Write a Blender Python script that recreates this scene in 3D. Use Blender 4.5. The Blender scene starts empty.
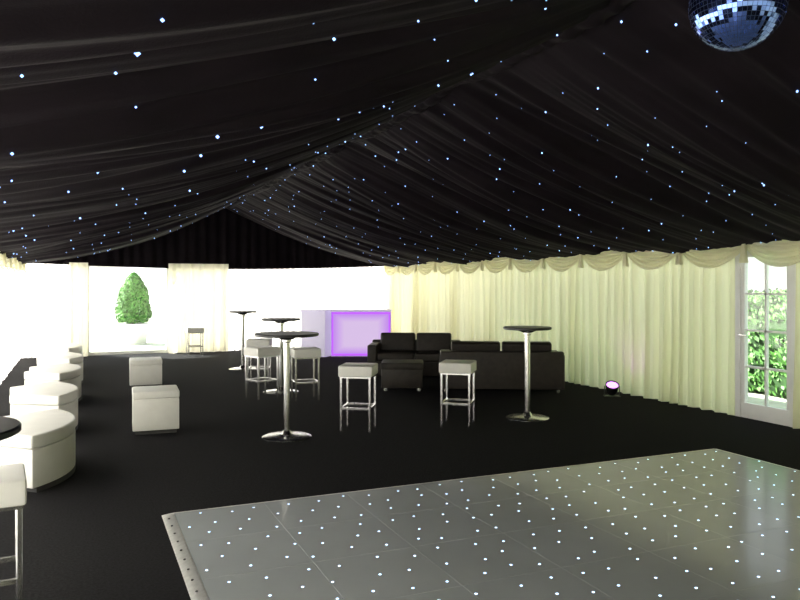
import bpy, bmesh, math, random
from mathutils import Vector, Matrix, noise
random.seed(7)
scene = bpy.context.scene
try:
    scene.view_settings.view_transform = 'Standard'
    scene.view_settings.look = 'None'
except Exception:
    pass

# ------------------------------------------------------------ materials
def nodes_of(name):
    m = bpy.data.materials.new(name); m.use_nodes = True
    nt = m.node_tree; nt.nodes.clear()
    out = nt.nodes.new('ShaderNodeOutputMaterial')
    return m, nt, out

def pbr(name, col, rough=0.5, metal=0.0, nscale=None, nvar=0.15, bump=0.0, bscale=None, coat=0.0, spec=0.5, sheen=0.0):
    m, nt, out = nodes_of(name)
    b = nt.nodes.new('ShaderNodeBsdfPrincipled')
    b.inputs['Base Color'].default_value = (*col, 1)
    b.inputs['Roughness'].default_value = rough
    b.inputs['Metallic'].default_value = metal
    b.inputs['Specular IOR Level'].default_value = spec
    b.inputs['Coat Weight'].default_value = coat
    b.inputs['Sheen Weight'].default_value = sheen
    nt.links.new(b.outputs[0], out.inputs[0])
    tc = nt.nodes.new('ShaderNodeTexCoord')
    if nscale:
        n = nt.nodes.new('ShaderNodeTexNoise'); n.inputs['Scale'].default_value = nscale
        n.inputs['Detail'].default_value = 4
        nt.links.new(tc.outputs['Object'], n.inputs['Vector'])
        r = nt.nodes.new('ShaderNodeValToRGB')
        r.color_ramp.elements[0].position = 0.3; r.color_ramp.elements[1].position = 0.7
        r.color_ramp.elements[0].color = (*[c*(1-nvar) for c in col], 1)
        r.color_ramp.elements[1].color = (*[min(1, c*(1+nvar)) for c in col], 1)
        nt.links.new(n.outputs[0], r.inputs[0]); nt.links.new(r.outputs[0], b.inputs['Base Color'])
    if bump > 0:
        n2 = nt.nodes.new('ShaderNodeTexNoise'); n2.inputs['Scale'].default_value = bscale or 40
        nt.links.new(tc.outputs['Object'], n2.inputs['Vector'])
        bp = nt.nodes.new('ShaderNodeBump'); bp.inputs['Strength'].default_value = bump
        bp.inputs['Distance'].default_value = 0.01
        nt.links.new(n2.outputs[0], bp.inputs['Height']); nt.links.new(bp.outputs[0], b.inputs['Normal'])
    return m

def cloth(name, col, trans=0.5, nscale=3.0):
    m, nt, out = nodes_of(name)
    tc = nt.nodes.new('ShaderNodeTexCoord')
    n = nt.nodes.new('ShaderNodeTexNoise'); n.inputs['Scale'].default_value = nscale
    nt.links.new(tc.outputs['Object'], n.inputs['Vector'])
    r = nt.nodes.new('ShaderNodeValToRGB')
    r.color_ramp.elements[0].color = (*[c*0.93 for c in col], 1)
    r.color_ramp.elements[1].color = (*col, 1)
    nt.links.new(n.outputs[0], r.inputs[0])
    d = nt.nodes.new('ShaderNodeBsdfDiffuse'); t = nt.nodes.new('ShaderNodeBsdfTranslucent')
    nt.links.new(r.outputs[0], d.inputs[0]); nt.links.new(r.outputs[0], t.inputs[0])
    mx = nt.nodes.new('ShaderNodeMixShader'); mx.inputs[0].default_value = trans
    nt.links.new(d.outputs[0], mx.inputs[1]); nt.links.new(t.outputs[0], mx.inputs[2])
    nt.links.new(mx.outputs[0], out.inputs[0])
    return m

def emis(name, col, s, sample=True):
    m, nt, out = nodes_of(name)
    e = nt.nodes.new('ShaderNodeEmission'); e.inputs[0].default_value = (*col, 1); e.inputs[1].default_value = s
    nt.links.new(e.outputs[0], out.inputs[0])
    if not sample:
        try: m.cycles.emission_sampling = 'NONE'
        except Exception: pass
    return m

def glassmat(name):
    m, nt, out = nodes_of(name)
    t = nt.nodes.new('ShaderNodeBsdfTransparent'); g = nt.nodes.new('ShaderNodeBsdfGlossy')
    g.inputs['Roughness'].default_value = 0.02
    t.inputs[0].default_value = (0.93, 0.96, 0.93, 1)
    mx = nt.nodes.new('ShaderNodeMixShader'); mx.inputs[0].default_value = 0.05
    nt.links.new(t.outputs[0], mx.inputs[1]); nt.links.new(g.outputs[0], mx.inputs[2])
    nt.links.new(mx.outputs[0], out.inputs[0])
    return m

M_wall = cloth('ivory_wall_lining', (0.88, 0.845, 0.60), 0.5)
M_wallw = cloth('white_wall_lining', (0.92, 0.90, 0.85), 0.5)
M_drape = cloth('ivory_drape', (0.86, 0.84, 0.69), 0.47)
M_swag = cloth('ivory_swag', (0.92, 0.89, 0.70), 0.5)
M_ceil = pbr('black_starcloth', (0.0092, 0.0062, 0.0088), 0.8, nscale=2.0, nvar=0.3, bump=0.15, bscale=120, spec=0.12)
M_gable = pbr('black_gable_cloth', (0.008, 0.006, 0.008), 0.85, nscale=2.0, nvar=0.3, spec=0.05)
M_carpet = pbr('black_carpet', (0.0135, 0.013, 0.0145), 0.95, nscale=60, nvar=0.5, bump=0.5, bscale=250, spec=0.08)
M_white = pbr('white_leatherette', (0.87, 0.86, 0.82), 0.4, nscale=8, nvar=0.03, bump=0.08, bscale=60)
M_whiteplinth = pbr('dark_plinth', (0.05, 0.05, 0.05), 0.6, nscale=10)
M_leather = pbr('dark_brown_leather', (0.027, 0.021, 0.018), 0.45, nscale=12, nvar=0.3, bump=0.25, bscale=70, spec=0.4)
M_chrome = pbr('brushed_chrome', (0.72, 0.72, 0.72), 0.22, 1.0, nscale=20, nvar=0.05)
M_blacktop = pbr('black_laminate', (0.012, 0.012, 0.014), 0.35, nscale=10, nvar=0.2, spec=0.3)
M_upvc = pbr('white_upvc', (0.90, 0.91, 0.88), 0.35, nscale=5, nvar=0.03)
M_blackplastic = pbr('black_plastic', (0.015, 0.015, 0.015), 0.4, nscale=15)
M_tile = pbr('white_dance_panel', (0.44, 0.47, 0.48), 0.15, nscale=1.5, nvar=0.05, spec=0.5)
M_tile2 = pbr('white_dance_panel_b', (0.433, 0.463, 0.473), 0.17, nscale=1.5, nvar=0.05, spec=0.5)
M_alu = pbr('aluminium_trim', (0.6, 0.6, 0.58), 0.4, 0.8, nscale=30, nvar=0.1)
M_mirror = pbr('mirror_tile', (0.20, 0.33, 0.95), 0.08, 1.0, nscale=3, nvar=0.1)
M_grout = pbr('mirror_ball_grout', (0.03, 0.05, 0.14), 0.5, nscale=10)
M_led = emis('led_star', (0.26, 0.44, 1.0), 4.2, False)
M_ledf = emis('led_floor', (0.50, 0.70, 1.0), 5.0, False)
M_glass = glassmat('clear_glazing')
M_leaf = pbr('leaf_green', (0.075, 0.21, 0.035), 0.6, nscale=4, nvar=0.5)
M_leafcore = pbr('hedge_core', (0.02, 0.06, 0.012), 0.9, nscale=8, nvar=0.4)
M_grass = pbr('pale_gravel', (0.46, 0.48, 0.38), 0.95, nscale=3, nvar=0.2)
M_stone = pbr('white_planter', (0.85, 0.85, 0.82), 0.8, nscale=10, nvar=0.05)
M_bark = pbr('bark', (0.12, 0.09, 0.06), 0.9, nscale=10, nvar=0.3)

# ------------------------------------------------------------ mesh helpers
def merge(bm, tmp, M, mat, smooth=False):
    for f in tmp.faces:
        f.material_index = mat
        if smooth: f.smooth = True
    bmesh.ops.transform(tmp, matrix=M, verts=tmp.verts)
    me = bpy.data.meshes.new('tmp'); tmp.to_mesh(me); tmp.free()
    bm.from_mesh(me); bpy.data.meshes.remove(me)

def box(bm, c, s, mat=0, bev=0.0, seg=3, rot=None):
    t = bmesh.new(); bmesh.ops.create_cube(t, size=1)
    bmesh.ops.scale(t, vec=s, verts=t.verts)
    if bev > 0:
        bmesh.ops.bevel(t, geom=t.edges[:], offset=bev, segments=seg, profile=0.6, affect='EDGES')
    M = Matrix.Translation(c)
    if rot: M = M @ rot
    merge(bm, t, M, mat, bev > 0.012)

def lathe(bm, prof, mat=0, seg=40, M=None):
    t = bmesh.new(); rings = []
    for (r, z) in prof:
        if r < 1e-5: rings.append([t.verts.new((0, 0, z))])
        else: rings.append([t.verts.new((r*math.cos(2*math.pi*i/seg), r*math.sin(2*math.pi*i/seg), z)) for i in range(seg)])
    for a, b in zip(rings, rings[1:]):
        for i in range(seg):
            j = (i+1) % seg
            if len(a) == 1 and len(b) == 1: continue
            if len(a) == 1: t.faces.new((a[0], b[j], b[i]))
            elif len(b) == 1: t.faces.new((a[i], a[j], b[0]))
            else: t.faces.new((a[i], a[j], b[j], b[i]))
    bmesh.ops.recalc_face_normals(t, faces=t.faces)
    merge(bm, t, M or Matrix.Identity(4), mat, True)

def finish(bm, name, mats, loc=(0, 0, 0), rz=0.0, autosmooth=True):
    me = bpy.data.meshes.new(name); bm.to_mesh(me); bm.free()
    for m in mats: me.materials.append(m)
    o = bpy.data.objects.new(name, me); scene.collection.objects.link(o)
    o.location = loc; o.rotation_euler = (0, 0, rz)
    if autosmooth:
        try: me.set_sharp_from_angle(angle=math.radians(35))
        except Exception: pass
    return o

def instance(o, name, loc, rz=0):
    n = bpy.data.objects.new(name, o.data); scene.collection.objects.link(n)
    n.location = loc; n.rotation_euler = (0, 0, rz); return n

# ------------------------------------------------------------ dimensions
XL, XR, YF, YB = -1.2, 7.4, -3.0, 18.0
XRIDGE, ZE, ZR = 3.1, 2.1, 3.47

# floor + outside ground
bm = bmesh.new(); box(bm, ((XL+XR)/2, (YF+YB)/2, -0.03), (XR-XL+0.3, YB-YF+0.3, 0.06), 0)
finish(bm, 'floor', [M_carpet])
bm = bmesh.new(); bmesh.ops.create_grid(bm, x_segments=20, y_segments=20, size=45)
for v in bm.verts: v.co.z = 0.0
finish(bm, 'lawn_ground', [M_grass], (3, 8, -0.07))

# pleated walls -------------------------------------------------
def pleats(bm, p0, p1, z0, z1, inward, lam=0.15, amp=0.045, mat=0, seed=0.0, rows=8):
    p0 = Vector(p0); p1 = Vector(p1); L = (p1-p0).length; n = max(4, int(L/0.016))
    d = (p1-p0)/L; inw = Vector(inward); grid = []
    for r in range(rows+1):
        t = r/rows; z = z1 + (z0-z1)*t; row = []
        for i in range(n+1):
            s = L*i/n
            ph = s + 0.22*noise.noise(Vector((s*1.3, seed, 0.12*t))) + 0.04*noise.noise(Vector((s*2.0, seed+5, t*1.4)))
            a = amp*(0.6+0.4*t)*(0.75+0.6*noise.noise(Vector((s*2.2, seed+9, t*0.6))))
            w = math.sin(2*math.pi*ph/lam)
            w = 0.75*w + 0.3*math.sin(2*math.pi*ph/lam*2.3+seed)
            p = p0 + d*s + inw*(a*w)
            row.append(bm.verts.new((p.x, p.y, z)))
        grid.append(row)
    for r in range(rows):
        for i in range(n):
            f = bm.faces.new((grid[r][i], grid[r][i+1], grid[r+1][i+1], grid[r+1][i])); f.smooth = True; f.material_index = mat

DY0, DY1 = 5.86, 6.70       # door opening on right wall
bm = bmesh.new(); pleats(bm, (XR, YF), (XR, DY0-0.002), 0.0, 2.13, (-1, 0), lam=0.21, amp=0.09, seed=1)
finish(bm, 'wall_right', [M_wall], autosmooth=False)
bm = bmesh.new(); pleats(bm, (XR, DY1+0.002), (XR, YB), 0.0, 2.13, (-1, 0), lam=0.21, amp=0.09, seed=2)
finish(bm, 'wall_right.001', [M_wall], autosmooth=False)
bm = bmesh.new(); pleats(bm, (XR, DY0), (XR, DY1), 2.022, 2.13, (-1, 0), seed=3, rows=2)
finish(bm, 'wall_right.002', [M_wall], autosmooth=False)
bm = bmesh.new(); pleats(bm, (XL, YF), (XL, YB), 0.0, 2.13, (1, 0), seed=4)
finish(bm, 'wall_left', [M_wallw], autosmooth=False)
WX0, WX1 = 0.15, 1.90
bm = bmesh.new()
pleats(bm, (XL, YB), (WX0, YB), 0.0, 2.13, (0, -1), seed=5)
pleats(bm, (WX1, YB), (XR, YB), 0.0, 2.13, (0, -1), seed=6)
pleats(bm, (WX0, YB), (WX1, YB), 2.03, 2.13, (0, -1), seed=7, rows=2)
finish(bm, 'wall_back', [M_wallw], autosmooth=False)
bm = bmesh.new(); pleats(bm, (XL, YF), (XR, YF), 0.0, 2.13, (0, 1), seed=8)
finish(bm, 'wall_front', [M_wall], autosmooth=False)

# extra hanging drapes by the window
def drape(name, x0, x1, seed):
    bm = bmesh.new(); pleats(bm, (x0, 0), (x1, 0), 0.01, 2.08, (0, -1), lam=0.3, amp=0.10, seed=seed)
    o = finish(bm, name, [M_drape], (0, YB-0.22, 0), autosmooth=False)
    return o
drape('window_curtain', WX1-0.02, 3.25, 11)
drape('window_curtain.001', WX0-0.36, WX0+0.02, 12)

# ceiling -------------------------------------------------------
def ceil_z(x, y):
    h = (XR-XL)/2
    t = max(0.0, 1-abs(x-XRIDGE)/h)
    side = 1.0 if x > XRIDGE else 0.0
    z = ZE + (ZR-ZE)*t - 0.14*4*t*(1-t)
    b = (y/3.0) % 1.0
    z -= 0.18*4*b*(1-b)*(0.12+0.88*math.sin(math.pi*min(1, t*0.8+0.1))) - 0.04*math.sin(math.pi*t)
    # gathered folds running ridge -> eave
    env = 0.35+0.65*math.sin(math.pi*min(1, max(0, t)))
    wv = y + 0.35*noise.noise(Vector((y*0.5, t*1.1, side*7)))
    f = 0.9*noise.noise(Vector((wv*1.8, t*0.8, side*3+1))) + 0.6*noise.noise(Vector((wv*5.0, t*1.0, side*3+2))) \
        + 0.30*noise.noise(Vector((wv*12, t*1.2, side*3+3)))
    z += 0.16*env*f
    c = min(b, 1-b)*3.0
    z += 0.05*math.exp(-(c/0.12)**2)*env
    return z
bm = bmesh.new(); nx = 56; ny = 760; rows = []
for j in range(ny+1):
    y = YF-0.05 + (YB-YF+0.05)*j/ny; row = []
    for i in range(nx+1):
        x = XL-0.08 + (XR-XL+0.16)*i/nx
        row.append(bm.verts.new((x, y, ceil_z(x, y))))
    rows.append(row)
for j in range(ny):
    for i in range(nx):
        f = bm.faces.new((rows[j][i], rows[j+1][i], rows[j+1][i+1], rows[j][i+1])); f.smooth = True
finish(bm, 'ceiling', [M_ceil], autosmooth=False)

# gable lining (triangular end panels)
def gable(name, y, sgn, seed):
    bm = bmesh.new(); n = 500; top = []; bot = []
    for i in range(n+1):
        x = XL-0.05 + (XR-XL+0.1)*i/n
        o = sgn*0.03*math.sin(x*26+2*noise.noise(Vector((x*2, seed, 0))))*1.0
        zt = ceil_z(x, y)+0.03
        zb = 2.07 - 0.11*math.cos((x-XRIDGE)/4.3*math.pi/2)
        top.append(bm.verts.new((x, y+o*0.5, zt))); bot.append(bm.verts.new((x, y+o, min(zb, zt-0.01))))
    for i in range(n):
        f = bm.faces.new((bot[i], bot[i+1], top[i+1], top[i])); f.smooth = True
    finish(bm, name, [M_gable], autosmooth=False)
gable('wall_back_gable', YB-0.08, -1, 1)
gable('wall_front_gable', YF+0.08, 1, 2)

# ridge ruffle
bm = bmesh.new(); n = 900; seg = 10; rings = []
for j in range(n+1):
    y = YF+0.1 + (YB-YF-0.2)*j/n
    z = ceil_z(XRIDGE, y)-0.03
    ring = []
    for k in range(seg):
        a = 2*math.pi*k/seg
        r = 0.055+0.02*noise.noise(Vector((y*14, math.cos(a), math.sin(a))))
        ring.append(bm.verts.new((XRIDGE+1.3*r*math.cos(a), y, z+0.7*r*math.sin(a))))
    rings.append(ring)
for a, b in zip(rings, rings[1:]):
    for k in range(seg):
        f = bm.faces.new((a[k], a[(k+1) % seg], b[(k+1) % seg], b[k])); f.smooth = True
finish(bm, 'trim_1', [M_ceil], autosmooth=False)

# star lights : one object
bm = bmesh.new(); cnt = 0
def octa(bm, c, r):
    vs = [bm.verts.new(Vector(c)+Vector(d)*r) for d in ((1,0,0),(0,1,0),(-1,0,0),(0,-1,0),(0,0,1),(0,0,-1))]
    for a, b in ((0,1),(1,2),(2,3),(3,0)):
        bm.faces.new((vs[a], vs[b], vs[4])); bm.faces.new((vs[b], vs[a], vs[5]))
y = YF+0.3
while y < YB-0.2:
    x = XL+0.2
    while x < XR-0.15:
        px = x+random.uniform(-0.20, 0.20); py = y+random.uniform(-0.20, 0.20)
        px = min(max(px, XL+0.1), XR-0.1); py = min(py, YB-0.15)
        if random.random() < 0.92:
            r = random.choice((0.005, 0.006, 0.0075, 0.010))
            octa(bm, (px, py, ceil_z(px, py)-0.009), r)
        x += 0.41
    y += 0.41
finish(bm, 'fairy_lights', [M_led], autosmooth=False)

# swag valance on side walls -----------------------------------------------
def swags(name, xw, sgn, y0, y1, w):
    bm = bmesh.new(); n = int(round((y1-y0)/w)); w = (y1-y0)/n
    for k in range(n):
        ya = y0+k*w; nu, nv = 28, 26; g = []
        for v in range(nv+1):
            tv = v/nv; row = []
            for u in range(nu+1):
                s = u/nu; c = 4*s*(1-s)
                depth = 0.06 + 0.24*c
                z = 2.11 - depth*tv
                outx = 0.10 + 0.045*tv*(0.4+c) + 0.026*math.sin(tv*math.pi*2*4.5)*(0.3+0.7*c)
                row.append(bm.verts.new((xw+sgn*outx, ya+s*w, z)))
            g.append(row)
        for v in range(nv):
            for u in range(nu):
                f = bm.faces.new((g[v][u], g[v][u+1], g[v+1][u+1], g[v+1][u])); f.smooth = True
        # gathered tail at joint
        t = bmesh.new(); seg = 24; rr = []
        for q in range(9):
            tq = q/8; rad = 0.022+0.03*tq**1.2
            rr.append([t.verts.new(((rad*(1+0.3*math.sin(5*a)))*math.cos(a)*0.6, rad*(1+0.3*math.sin(5*a))*math.sin(a), -0.23*tq)) for a in [2*math.pi*i/seg for i in range(seg)]])
        for a, b in zip(rr, rr[1:]):
            for i in range(seg): t.faces.new((a[i], a[(i+1) % seg], b[(i+1) % seg], b[i]))
        bmesh.ops.recalc_face_normals(t, faces=t.faces)
        merge(bm, t, Matrix.Translation((xw+sgn*0.15, ya, 2.10)), 0, True)
    finish(bm, name, [M_swag], autosmooth=False)
swags('trim_2', XR, -1, YF+0.1, YB-0.1, 1.05)
swags('trim_3', XL, 1, YF+0.1, YB-0.1, 1.05)

# door ----------------------------------------------------------------------
bm = bmesh.new(); cy = (DY0+DY1)/2; W = DY1-DY0; H = 2.02
for yy in (DY0+0.04, DY1-0.04): box(bm, (0, yy-cy, H/2), (0.09, 0.08, H), 0, 0.006, 2)
box(bm, (0, 0, H-0.04), (0.09, W-0.16, 0.08), 0, 0.006, 2)
box(bm, (0, 0, 0.09), (0.07, W-0.16, 0.18), 0, 0.006, 2)
for yy in (-W/2+0.105, W/2-0.105): box(bm, (0, yy, H/2+0.03), (0.06, 0.05, H-0.3), 0, 0.004, 2)
box(bm, (0, 0, (0.18+H-0.08)/2), (0.04, 0.025, H-0.26), 0)
gz0, gz1 = 0.18, H-0.08
for k in range(1, 4): box(bm, (0, 0, gz0+(gz1-gz0)*k/4), (0.04, W-0.26, 0.025), 0)
box(bm, (0, 0, (gz0+gz1)/2), (0.008, W-0.2, gz1-gz0), 1)
lathe(bm, [(0, 0), (0.018, 0), (0.018, 0.05), (0, 0.05)], 2, 16, Matrix.Translation((-0.03, W/2-0.1, 1.0)) @ Matrix.Rotation(-math.pi/2, 4, 'Y'))
box(bm, (-0.085, W/2-0.15, 1.0), (0.018, 0.12, 0.02), 2, 0.004, 2)
finish(bm, 'door_1', [M_upvc, M_glass, M_chrome], (XR+0.02, cy, 0))

# far window --------------------------------------------------------------
bm = bmesh.new(); cx = (WX0+WX1)/2; W = WX1-WX0; H = 2.05
for xx in (-W/2+0.025, W/2-0.025): box(bm, (xx, 0, H/2), (0.05, 0.06, H), 0, 0.005, 2)
box(bm, (0, 0, H-0.03), (W-0.1, 0.06, 0.06), 0, 0.005, 2)
box(bm, (0, 0, 0.04), (W-0.1, 0.06, 0.08), 0, 0.005, 2)
box(bm, (0, 0, H/2), (W-0.1, 0.008, H-0.14), 1)
finish(bm, 'window_1', [M_upvc, M_glass], (cx, YB+0.03, 0))

# outside greenery ----------------------------------------------------------
def leaves(bm, pts, size, mat):
    for p, nrm in pts:
        a = Vector((random.gauss(0, 1), random.gauss(0, 1), random.gauss(0, 1))).normalized()
        n2 = (nrm + a*0.7).normalized(); u = n2.orthogonal().normalized(); v = n2.cross(u)
        s = size*random.uniform(0.6, 1.3)
        q = [p+u*s, p+v*s*0.5, p-u*s, p-v*s*0.5]
        f = bm.faces.new([bm.verts.new(c) for c in q]); f.material_index = mat
def topiary(name, loc, h, r, nl=4500):
    bm = bmesh.new(); zb = 0.60
    lathe(bm, [(0, 0), (0.34, 0), (0.42, 0.50), (0.45, 0.52), (0.45, 0.57), (0.40, 0.57), (0, 0.54)], 2, 32)
    lathe(bm, [(0.04, 0.55), (0.035, 0.8)], 3, 10)
    def R(t): return r*max(0.0, 1-t**2.2)**0.62*min(1, 0.8+1.6*t)
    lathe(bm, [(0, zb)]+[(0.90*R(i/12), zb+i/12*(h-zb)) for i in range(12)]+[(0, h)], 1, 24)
    pts = []
    for _ in range(nl):
        t = random.random(); a = random.uniform(0, 2*math.pi)
        rr = R(t)*random.uniform(0.88, 1.03)*(1+0.10*noise.noise(Vector((math.cos(a)*2, math.sin(a)*2, t*4))))
        pts.append((Vector((rr*math.cos(a), rr*math.sin(a), zb+t*(h-zb))), Vector((math.cos(a), math.sin(a), 0.3))))
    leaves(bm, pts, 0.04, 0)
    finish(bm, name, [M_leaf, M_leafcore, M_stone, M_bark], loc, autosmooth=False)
topiary('topiary_bush', (1.38, 22.0, -0.07), 1.98, 0.48)

def hedge(name, loc, L, H, D, nl):
    bm = bmesh.new()
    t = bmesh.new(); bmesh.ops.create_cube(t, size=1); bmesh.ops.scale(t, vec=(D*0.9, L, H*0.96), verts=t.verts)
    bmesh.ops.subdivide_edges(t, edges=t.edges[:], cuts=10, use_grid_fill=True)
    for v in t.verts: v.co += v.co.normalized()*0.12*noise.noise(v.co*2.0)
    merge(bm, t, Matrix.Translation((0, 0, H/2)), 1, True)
    pts = []
    for _ in range(nl):
        if random.random() < 0.7:
            p = Vector((-D/2, random.uniform(-L/2, L/2), random.uniform(0.02, H))); n = Vector((-1, 0, 0.3))
        else:
            p = Vector((random.uniform(-D/2, D/2), random.uniform(-L/2, L/2), H)); n = Vector((0, 0, 1))
        p += Vector((1, 0.2, 1))*0.10*noise.noise(p*2.5)
        p.z = max(0.02, p.z); pts.append((p, n))
    leaves(bm, pts, 0.055, 0)
    finish(bm, name, [M_leaf, M_leafcore], loc, autosmooth=False)
hedge('garden_hedge', (9.9, 8.0, -0.07), 10.0, 1.55, 0.9, 7000)

# dance floor --------------------------------------------------------------
DX0, DX1, EY1 = 0.60, 5.62, 5.34
S = DX1-DX0; n = 8; p = S/n; EY0 = EY1-S
bm = bmesh.new()
box(bm, ((DX0+DX1)/2, (EY0+EY1)/2, 0.014), (S-0.002, S-0.002, 0.026), 0)
for i in range(n):
    for j in range(n):
        box(bm, (DX0+(i+.5)*p, EY0+(j+.5)*p, 0.016), (p-0.0016, p-0.0016, 0.03), (i+j) % 2, 0.0006, 1)
# ramp trim
def ramp(bm, a, b, out, mat):
    a = Vector((*a, 0)); b = Vector((*b, 0)); o = Vector((*out, 0)); w = 0.075
    d = (b-a).normalized()*w
    A = [a+Vector((0,0,0.001)), a+Vector((0,0,0.032)), a+o*0.012+Vector((0,0,0.032)), a-d+o*w+Vector((0,0,0.004)), a-d+o*w+Vector((0,0,0.001))]
    B = [b+Vector((0,0,0.001)), b+Vector((0,0,0.032)), b+o*0.012+Vector((0,0,0.032)), b+d+o*w+Vector((0,0,0.004)), b+d+o*w+Vector((0,0,0.001))]
    va = [bm.verts.new(q) for q in A]; vb = [bm.verts.new(q) for q in B]
    for i in range(5):
        f = bm.faces.new((va[i], va[(i+1) % 5], vb[(i+1) % 5], vb[i])); f.material_index = mat
    f1 = bm.faces.new(va[::-1]); f2 = bm.faces.new(vb); f1.material_index = mat; f2.material_index = mat
    L = (b-a).length; k = int(L/0.16); dd = (b-a).normalized()
    for i in range(k):
        c = a+dd*(i+.5)*L/k+o*0.04+Vector((0, 0, 0.02))
        lathe(bm, [(0, 0.006), (0.007, 0.005), (0.009, 0)], 3, 8, Matrix.Translation(c))
ramp(bm, (DX0, EY0), (DX0, EY1), (-1, 0), 2); ramp(bm, (DX0, EY1), (DX1, EY1), (0, 1), 2)
ramp(bm, (DX1, EY1), (DX1, EY0), (1, 0), 2); ramp(bm, (DX1, EY0), (DX0, EY0), (0, -1), 2)
bmesh.ops.recalc_face_normals(bm, faces=bm.faces)
nl = 24
for i in range(nl):
    for j in range(nl):
        c = Vector((DX0+(i+.5+(0.25 if j % 2 else -0.25))*S/nl+random.uniform(-0.04, 0.04), EY0+(j+.5)*S/nl+random.uniform(-0.04, 0.04), 0.0318))
        vs = [bm.verts.new(c+Vector((0.008*math.cos(a), 0.008*math.sin(a), 0))) for a in [k*math.pi/4 for k in range(8)]]
        f = bm.faces.new(vs); f.material_index = 4
finish(bm, 'dance_floor', [M_tile, M_tile2, M_alu, M_whiteplinth, M_ledf])

# poseur tables ------------------------------------------------------------
def poseur(name, loc, r=0.30, h=1.10, rb=0.26, top=None):
    bm = bmesh.new()
    lathe(bm, [(0, 0.0), (rb, 0.0), (rb, 0.008), (rb*0.93, 0.016), (rb*0.5, 0.026), (0.06, 0.036), (0.045, 0.06), (0.034, 0.075),
               (0.034, h-0.10), (0.05, h-0.09), (0.05, h-0.07), (0.12, h-0.04), (0.14, h-0.03), (0, h-0.03)], 0, 48)
    lathe(bm, [(0, h-0.030), (r-0.012, h-0.030), (r-0.002, h-0.024), (r-0.002, h-0.006)], 2, 56)
    lathe(bm, [(r-0.002, h-0.006), (r-0.008, h), (0, h)], 1, 56)
    return finish(bm, name, [M_chrome, top or M_blacktop, M_blackplastic], loc)
poseur('poseur_table', (2.01, 7.66, 0), 0.34)
poseur('poseur_table.001', (4.96, 7.59, 0), 0.29)
poseur('poseur_table.002', (2.83, 14.03, 0), 0.26)
poseur('poseur_table.003', (2.76, 10.86, 0), 0.29)
poseur('poseur_table.004', (-0.50, 3.13, 0), 0.30)

# bar stools ----------------------------------------------------------------
def stool():
    bm = bmesh.new(); w = 0.38; H = 0.72; l = 0.172
    box(bm, (0, 0, H-0.06), (w, w, 0.12), 0, 0.018, 3)
    box(bm, (0, 0, H-0.128), (w-0.03, w-0.03, 0.018), 1)
    for sx in (-1, 1):
        for sy in (-1, 1):
            box(bm, (sx*(l-0.012), sy*(l-0.012), (H-0.13)/2), (0.025, 0.025, H-0.13), 1, 0.003, 1)
    for z in (0.25,):
        for s in (-1, 1):
            box(bm, (0, s*(l-0.012), z), (2*l-0.05, 0.022, 0.022), 1)
            box(bm, (s*(l-0.012), 0, z), (0.022, 2*l-0.05, 0.022), 1)
    return bm
st = finish(stool(), 'bar_stool', [M_white, M_chrome], (2.86, 7.78, 0), math.radians(-32))
for i, (x, y, a) in enumerate([(4.03, 7.62, -38), (2.90, 10.05, -5), (2.68, 11.95, -20), (2.36, 17.0, 0), (-0.43, 4.0, 5), (2.38, 10.45, 20)]):
    o = instance(st, 'bar_stool.%03d' % (i+1), (x, y, 0), math.radians(a))
    if i == 3: o.scale = (0.95, 0.95, 0.88)

# cube pouffes ---------------------------------------------------------------
def pouffe(w, d, h):
    bm = bmesh.new()
    box(bm, (0, 0, 0.02), (w-0.05, d-0.05, 0.04), 1)
    box(bm, (0, 0, 0.04+(h-0.12)/2), (w, d, h-0.12), 0, 0.012, 2)
    box(bm, (0, 0, h-0.04), (w+0.006, d+0.006, 0.08), 0, 0.02, 3)
    return bm
finish(pouffe(0.48, 0.50, 0.46), 'cube_pouffe', [M_white, M_whiteplinth], (0.77, 8.62, 0), math.radians(-3))
finish(pouffe(0.48, 0.50, 0.43), 'cube_pouffe.001', [M_white, M_whiteplinth], (0.96, 12.4, 0), math.radians(-3))

# curved banquette modules ----------------------------------------------------
def banquette(ri, ro, half):
    bm = bmesh.new()
    def slab(ri, ro, half, z0, z1, mat, bev):
        t = bmesh.new(); ns = 24; bot = []; 
        pts = [(ro*math.cos(a), ro*math.sin(a)) for a in [(-half+2*half*i/ns) for i in range(ns+1)]]
        pts += [(ri*math.cos(a), ri*math.sin(a)) for a in [(half-2*half*i/ns) for i in range(ns+1)]]
        f = t.faces.new([t.verts.new((x, y, z0)) for x, y in pts])
        r = bmesh.ops.extrude_face_region(t, geom=[f])
        bmesh.ops.translate(t, vec=(0, 0, z1-z0), verts=[e for e in r['geom'] if isinstance(e, bmesh.types.BMVert)])
        bmesh.ops.recalc_face_normals(t, faces=t.faces)
        if bev:
            eds = [e for e in t.edges if len(e.link_faces) == 2 and e.calc_face_angle(0) > 0.9]
            bmesh.ops.bevel(t, geom=eds, offset=bev, segments=3, profile=0.6, affect='EDGES')
        merge(bm, t, Matrix.Translation((-ro, 0, 0)), mat, bool(bev))
    slab(ri+0.03, ro-0.03, half*0.96, 0.0, 0.04, 1, 0)
    slab(ri, ro, half, 0.04, 0.34, 0, 0.012)
    slab(ri-0.005, ro+0.006, half*1.004, 0.342, 0.45, 0, 0.025)
    return bm
bq = finish(banquette(0.5, 1.08, 0.66), 'curved_bench', [M_white, M_whiteplinth], (-0.04, 7.0, 0), math.radians(-6))
for i, (x, y, a) in enumerate([(-0.02, 9.2, 4), (0.02, 11.3, -3), (0.05, 13.3, 3), (0.05, 15.3, 0)]):
    instance(bq, 'curved_bench.%03d' % (i+1), (x, y, 0), math.radians(a))

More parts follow.
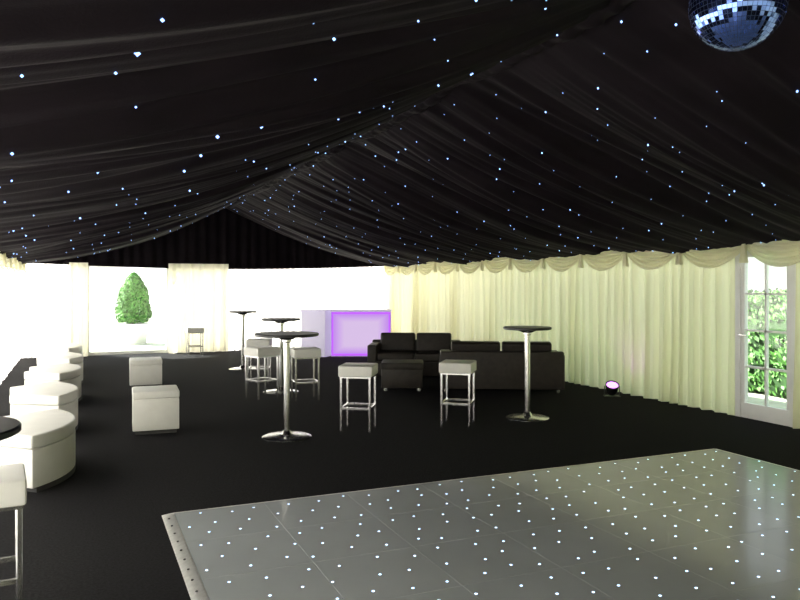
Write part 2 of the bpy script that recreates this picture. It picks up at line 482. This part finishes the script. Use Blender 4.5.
# sofas ---------------------------------------------------------------------
def sofa(W, D=0.82, H=0.64):
    bm = bmesh.new(); aw = 0.16
    for sx in (-1, 1):
        for sy in (-1, 1): box(bm, (sx*(W/2-0.09), sy*(D/2-0.09), 0.025), (0.05, 0.05, 0.05), 1)
    box(bm, (0, 0, 0.17), (W-0.02, D-0.02, 0.24), 0, 0.02, 2)
    box(bm, (0, D/2-0.09, 0.05+(H-0.08)/2), (W-0.02, 0.17, H-0.08), 0, 0.03, 3)
    for s in (-1, 1): box(bm, (s*(W/2-aw/2), -0.005, 0.05+0.26), (aw, D-0.01, 0.52), 0, 0.03, 3)
    n = 2; cw = (W-2*aw)/n
    for i in range(n):
        x = -W/2+aw+cw*(i+.5)
        box(bm, (x, -0.075, 0.36), (cw-0.01, D-0.19, 0.15), 0, 0.04, 4)
        box(bm, (x, D/2-0.235, 0.575), (cw-0.02, 0.15, 0.34), 0, 0.05, 4, Matrix.Rotation(math.radians(-10), 4, 'X'))
    return bm
finish(sofa(1.6), 'sofa', [M_leather, M_chrome], (5.40, 11.80, 0), math.radians(-28))
finish(sofa(1.85), 'sofa.001', [M_leather, M_chrome], (5.93, 9.83, 0), math.radians(153))
bm = bmesh.new()
box(bm, (0, 0, 0.20), (0.62, 0.55, 0.30), 0, 0.02, 2); box(bm, (0, 0, 0.38), (0.64, 0.57, 0.10), 0, 0.03, 3)
for sx in (-1, 1):
    for sy in (-1, 1): box(bm, (sx*0.25, sy*0.21, 0.025), (0.05, 0.05, 0.05), 1)
finish(bm, 'footstool', [M_leather, M_chrome], (4.55, 10.42, 0), math.radians(-25))

# LED bar -------------------------------------------------------------------
m, nt, out = nodes_of('led_bar_panel')
tc = nt.nodes.new('ShaderNodeTexCoord'); sep = nt.nodes.new('ShaderNodeSeparateXYZ')
nt.links.new(tc.outputs['UV'], sep.inputs[0])
def edge(sock):
    a = nt.nodes.new('ShaderNodeMath'); a.operation = 'SUBTRACT'; a.inputs[1].default_value = 0.5; nt.links.new(sock, a.inputs[0])
    b = nt.nodes.new('ShaderNodeMath'); b.operation = 'ABSOLUTE'; nt.links.new(a.outputs[0], b.inputs[0]); return b.outputs[0]
mxn = nt.nodes.new('ShaderNodeMath'); mxn.operation = 'MAXIMUM'
nt.links.new(edge(sep.outputs[0]), mxn.inputs[0]); nt.links.new(edge(sep.outputs[1]), mxn.inputs[1])
rp = nt.nodes.new('ShaderNodeValToRGB'); nt.links.new(mxn.outputs[0], rp.inputs[0])
rp.color_ramp.elements[0].position = 0.30; rp.color_ramp.elements[0].color = (0.76, 0.58, 0.88, 1)
rp.color_ramp.elements[1].position = 0.5; rp.color_ramp.elements[1].color = (0.60, 0.28, 0.92, 1)
e = nt.nodes.new('ShaderNodeEmission'); e.inputs[1].default_value = 0.92
nt.links.new(rp.outputs[0], e.inputs[0]); nt.links.new(e.outputs[0], out.inputs[0]); M_panel = m
bm = bmesh.new(); Lb = 1.32
box(bm, (Lb/2, 0.28, 0.50), (Lb, 0.52, 1.0), 0, 0.008, 2)
box(bm, (Lb/2, 0.26, 1.02), (Lb+0.03, 0.60, 0.04), 3, 0.01, 2)
for z in (0.05, 0.965): box(bm, (Lb/2, 0.012, z), (Lb-0.02, 0.03, 0.045), 2)
for x in (0.03, Lb-0.03): box(bm, (x, 0.012, 0.5), (0.04, 0.03, 0.88), 2)
uv = bm.loops.layers.uv.verify()
vs = [bm.verts.new(c) for c in ((0.045, 0.010, 0.065), (Lb-0.045, 0.010, 0.065), (Lb-0.045, 0.010, 0.95), (0.045, 0.010, 0.95))]
f = bm.faces.new(vs); f.material_index = 1
for l, c in zip(f.loops, ((0, 0), (1, 0), (1, 1), (0, 1))): l[uv].uv = c
box(bm, (-0.31, 0.30, 0.50), (0.60, 0.50, 1.0), 3, 0.008, 2, Matrix.Rotation(math.radians(-22), 4, 'Z'))
box(bm, (-0.31, 0.30, 1.02), (0.64, 0.56, 0.04), 3, 0.01, 2, Matrix.Rotation(math.radians(-22), 4, 'Z'))
M_barw = pbr('white_gloss_bar', (0.75, 0.72, 0.78), 0.25, nscale=5, nvar=0.03)
# plain white side module and tops, faint emission added to brighten backlit faces
M_barl, nt2, out2 = nodes_of('white_bar_added_glow')
b2 = nt2.nodes.new('ShaderNodeBsdfPrincipled'); b2.inputs['Base Color'].default_value = (0.75, 0.73, 0.8, 1); b2.inputs['Roughness'].default_value = 0.3
b2.inputs['Emission Color'].default_value = (0.55, 0.48, 0.72, 1); b2.inputs['Emission Strength'].default_value = 0.5
nt2.links.new(b2.outputs[0], out2.inputs[0])
M_strip = emis('violet_led_strip', (0.50, 0.12, 0.95), 1.2)
finish(bm, 'led_bar_counter', [M_barw, M_panel, M_strip, M_barl], (5.08, 15.57, 0), math.radians(-23.6))

# uplighter -------------------------------------------------------------------
bm = bmesh.new(); T = Matrix.Translation((0, 0, 0.12)) @ Matrix.Rotation(math.radians(-120), 4, 'Z') @ Matrix.Rotation(math.radians(30), 4, 'Y')
lathe(bm, [(0, -0.09), (0.06, -0.09), (0.08, -0.06), (0.095, 0.05), (0.095, 0.065), (0.085, 0.065), (0.08, 0.05)], 0, 28, T)
lathe(bm, [(0.082, 0.052), (0, 0.06)], 1, 28, T)
RZ = Matrix.Rotation(math.radians(-120), 4, 'Z')
for s in (-1, 1):
    box(bm, RZ @ Vector((0, s*0.105, 0.075)), (0.03, 0.008, 0.15), 0, 0, 1, RZ)
box(bm, (0, 0, 0.006), (0.16, 0.22, 0.012), 0, 0, 1, RZ)
up = finish(bm, 'uplighter', [M_blackplastic, emis('violet_led', (0.75, 0.28, 1.0), 3.0)], (7.02, 8.55, 0), 0)
ld = bpy.data.lights.new('uplight_beam', 'SPOT'); ld.energy = 7; ld.color = (0.6, 0.18, 1.0); ld.spot_size = math.radians(120); ld.spot_blend = 1; ld.shadow_soft_size = 0.05
lo = bpy.data.objects.new('beam', ld); scene.collection.objects.link(lo); lo.parent = up
lo.location = (-0.02, -0.06, 0.25); lo.rotation_euler = Vector((-0.5, 0.1, -0.85)).to_track_quat('Z', 'Y').to_euler()

# mirror ball ------------------------------------------------------------------
bm = bmesh.new(); BX, BY, BZ, BR = XRIDGE, 2.80, 3.065, 0.235
bmesh.ops.create_uvsphere(bm, u_segments=60, v_segments=32, radius=BR)
ins = bmesh.ops.inset_individual(bm, faces=bm.faces[:], thickness=0.0014, depth=0.0)
borders = set(ins['faces'])
for f in bm.faces: f.material_index = 1 if f in borders else 0
for f in bm.faces: f.smooth = False
for f in bm.faces:
    if f.material_index == 0 and len(f.verts) == 4:
        n0 = f.normal.copy(); t1 = n0.orthogonal().normalized(); t2 = n0.cross(t1)
        k1, k2 = random.gauss(0, 0.04), random.gauss(0, 0.04); c0 = f.calc_center_median()
        for v in f.verts: v.co += n0*(k1*(v.co-c0).dot(t1)+k2*(v.co-c0).dot(t2)+0.0006)
zt = ceil_z(BX, BY)-BZ
lathe(bm, [(0, BR-0.01), (0.04, BR-0.01), (0.04, BR+0.02), (0, BR+0.02)], 2, 16)
lathe(bm, [(0.006, BR), (0.006, zt-0.085)], 2, 8)
lathe(bm, [(0, zt-0.13), (0.045, zt-0.13), (0.045, zt-0.075), (0, zt-0.075)], 2, 20)
finish(bm, 'mirror_ball', [M_mirror, M_grout, M_blackplastic], (BX, BY, BZ), autosmooth=False)

# ------------------------------------------------------------ light
w = bpy.data.worlds.new('World'); scene.world = w; w.use_nodes = True
nt = w.node_tree; nt.nodes.clear()
o = nt.nodes.new('ShaderNodeOutputWorld'); bg = nt.nodes.new('ShaderNodeBackground')
tc = nt.nodes.new('ShaderNodeTexCoord'); sp = nt.nodes.new('ShaderNodeSeparateXYZ'); nt.links.new(tc.outputs['Generated'], sp.inputs[0])
rp = nt.nodes.new('ShaderNodeValToRGB'); nt.links.new(sp.outputs[2], rp.inputs[0])
rp.color_ramp.elements[0].position = 0.0; rp.color_ramp.elements[0].color = (1.0, 0.98, 0.99, 1)
rp.color_ramp.elements[1].position = 0.8; rp.color_ramp.elements[1].color = (0.80, 0.86, 1.0, 1)
nt.links.new(rp.outputs[0], bg.inputs[0])
ma = nt.nodes.new('ShaderNodeMath'); ma.operation = 'MULTIPLY_ADD'; ma.inputs[1].default_value = -1.75; ma.inputs[2].default_value = 2.85
nt.links.new(sp.outputs[0], ma.inputs[0]); nt.links.new(ma.outputs[0], bg.inputs[1]); nt.links.new(bg.outputs[0], o.inputs[0])
sd = bpy.data.lights.new('sun', 'SUN'); sd.energy = 31; sd.angle = math.radians(3); sd.color = (1, 0.96, 0.93)
so = bpy.data.objects.new('sun', sd); scene.collection.objects.link(so)
so.rotation_euler = Vector((-0.55, 0.52, 0.66)).to_track_quat('Z', 'Y').to_euler()
so.location = (-5, 25, 12)

# ------------------------------------------------------------ camera
cd = bpy.data.cameras.new('camera'); cd.sensor_width = 36; cd.lens = 740/800*36; cd.shift_y = -17/800; cd.clip_start = 0.05; cd.clip_end = 300
co = bpy.data.objects.new('camera', cd); scene.collection.objects.link(co)
co.location = (0, 0, 1.63); co.rotation_euler = (math.radians(90), 0, math.radians(-23.4))
scene.camera = co
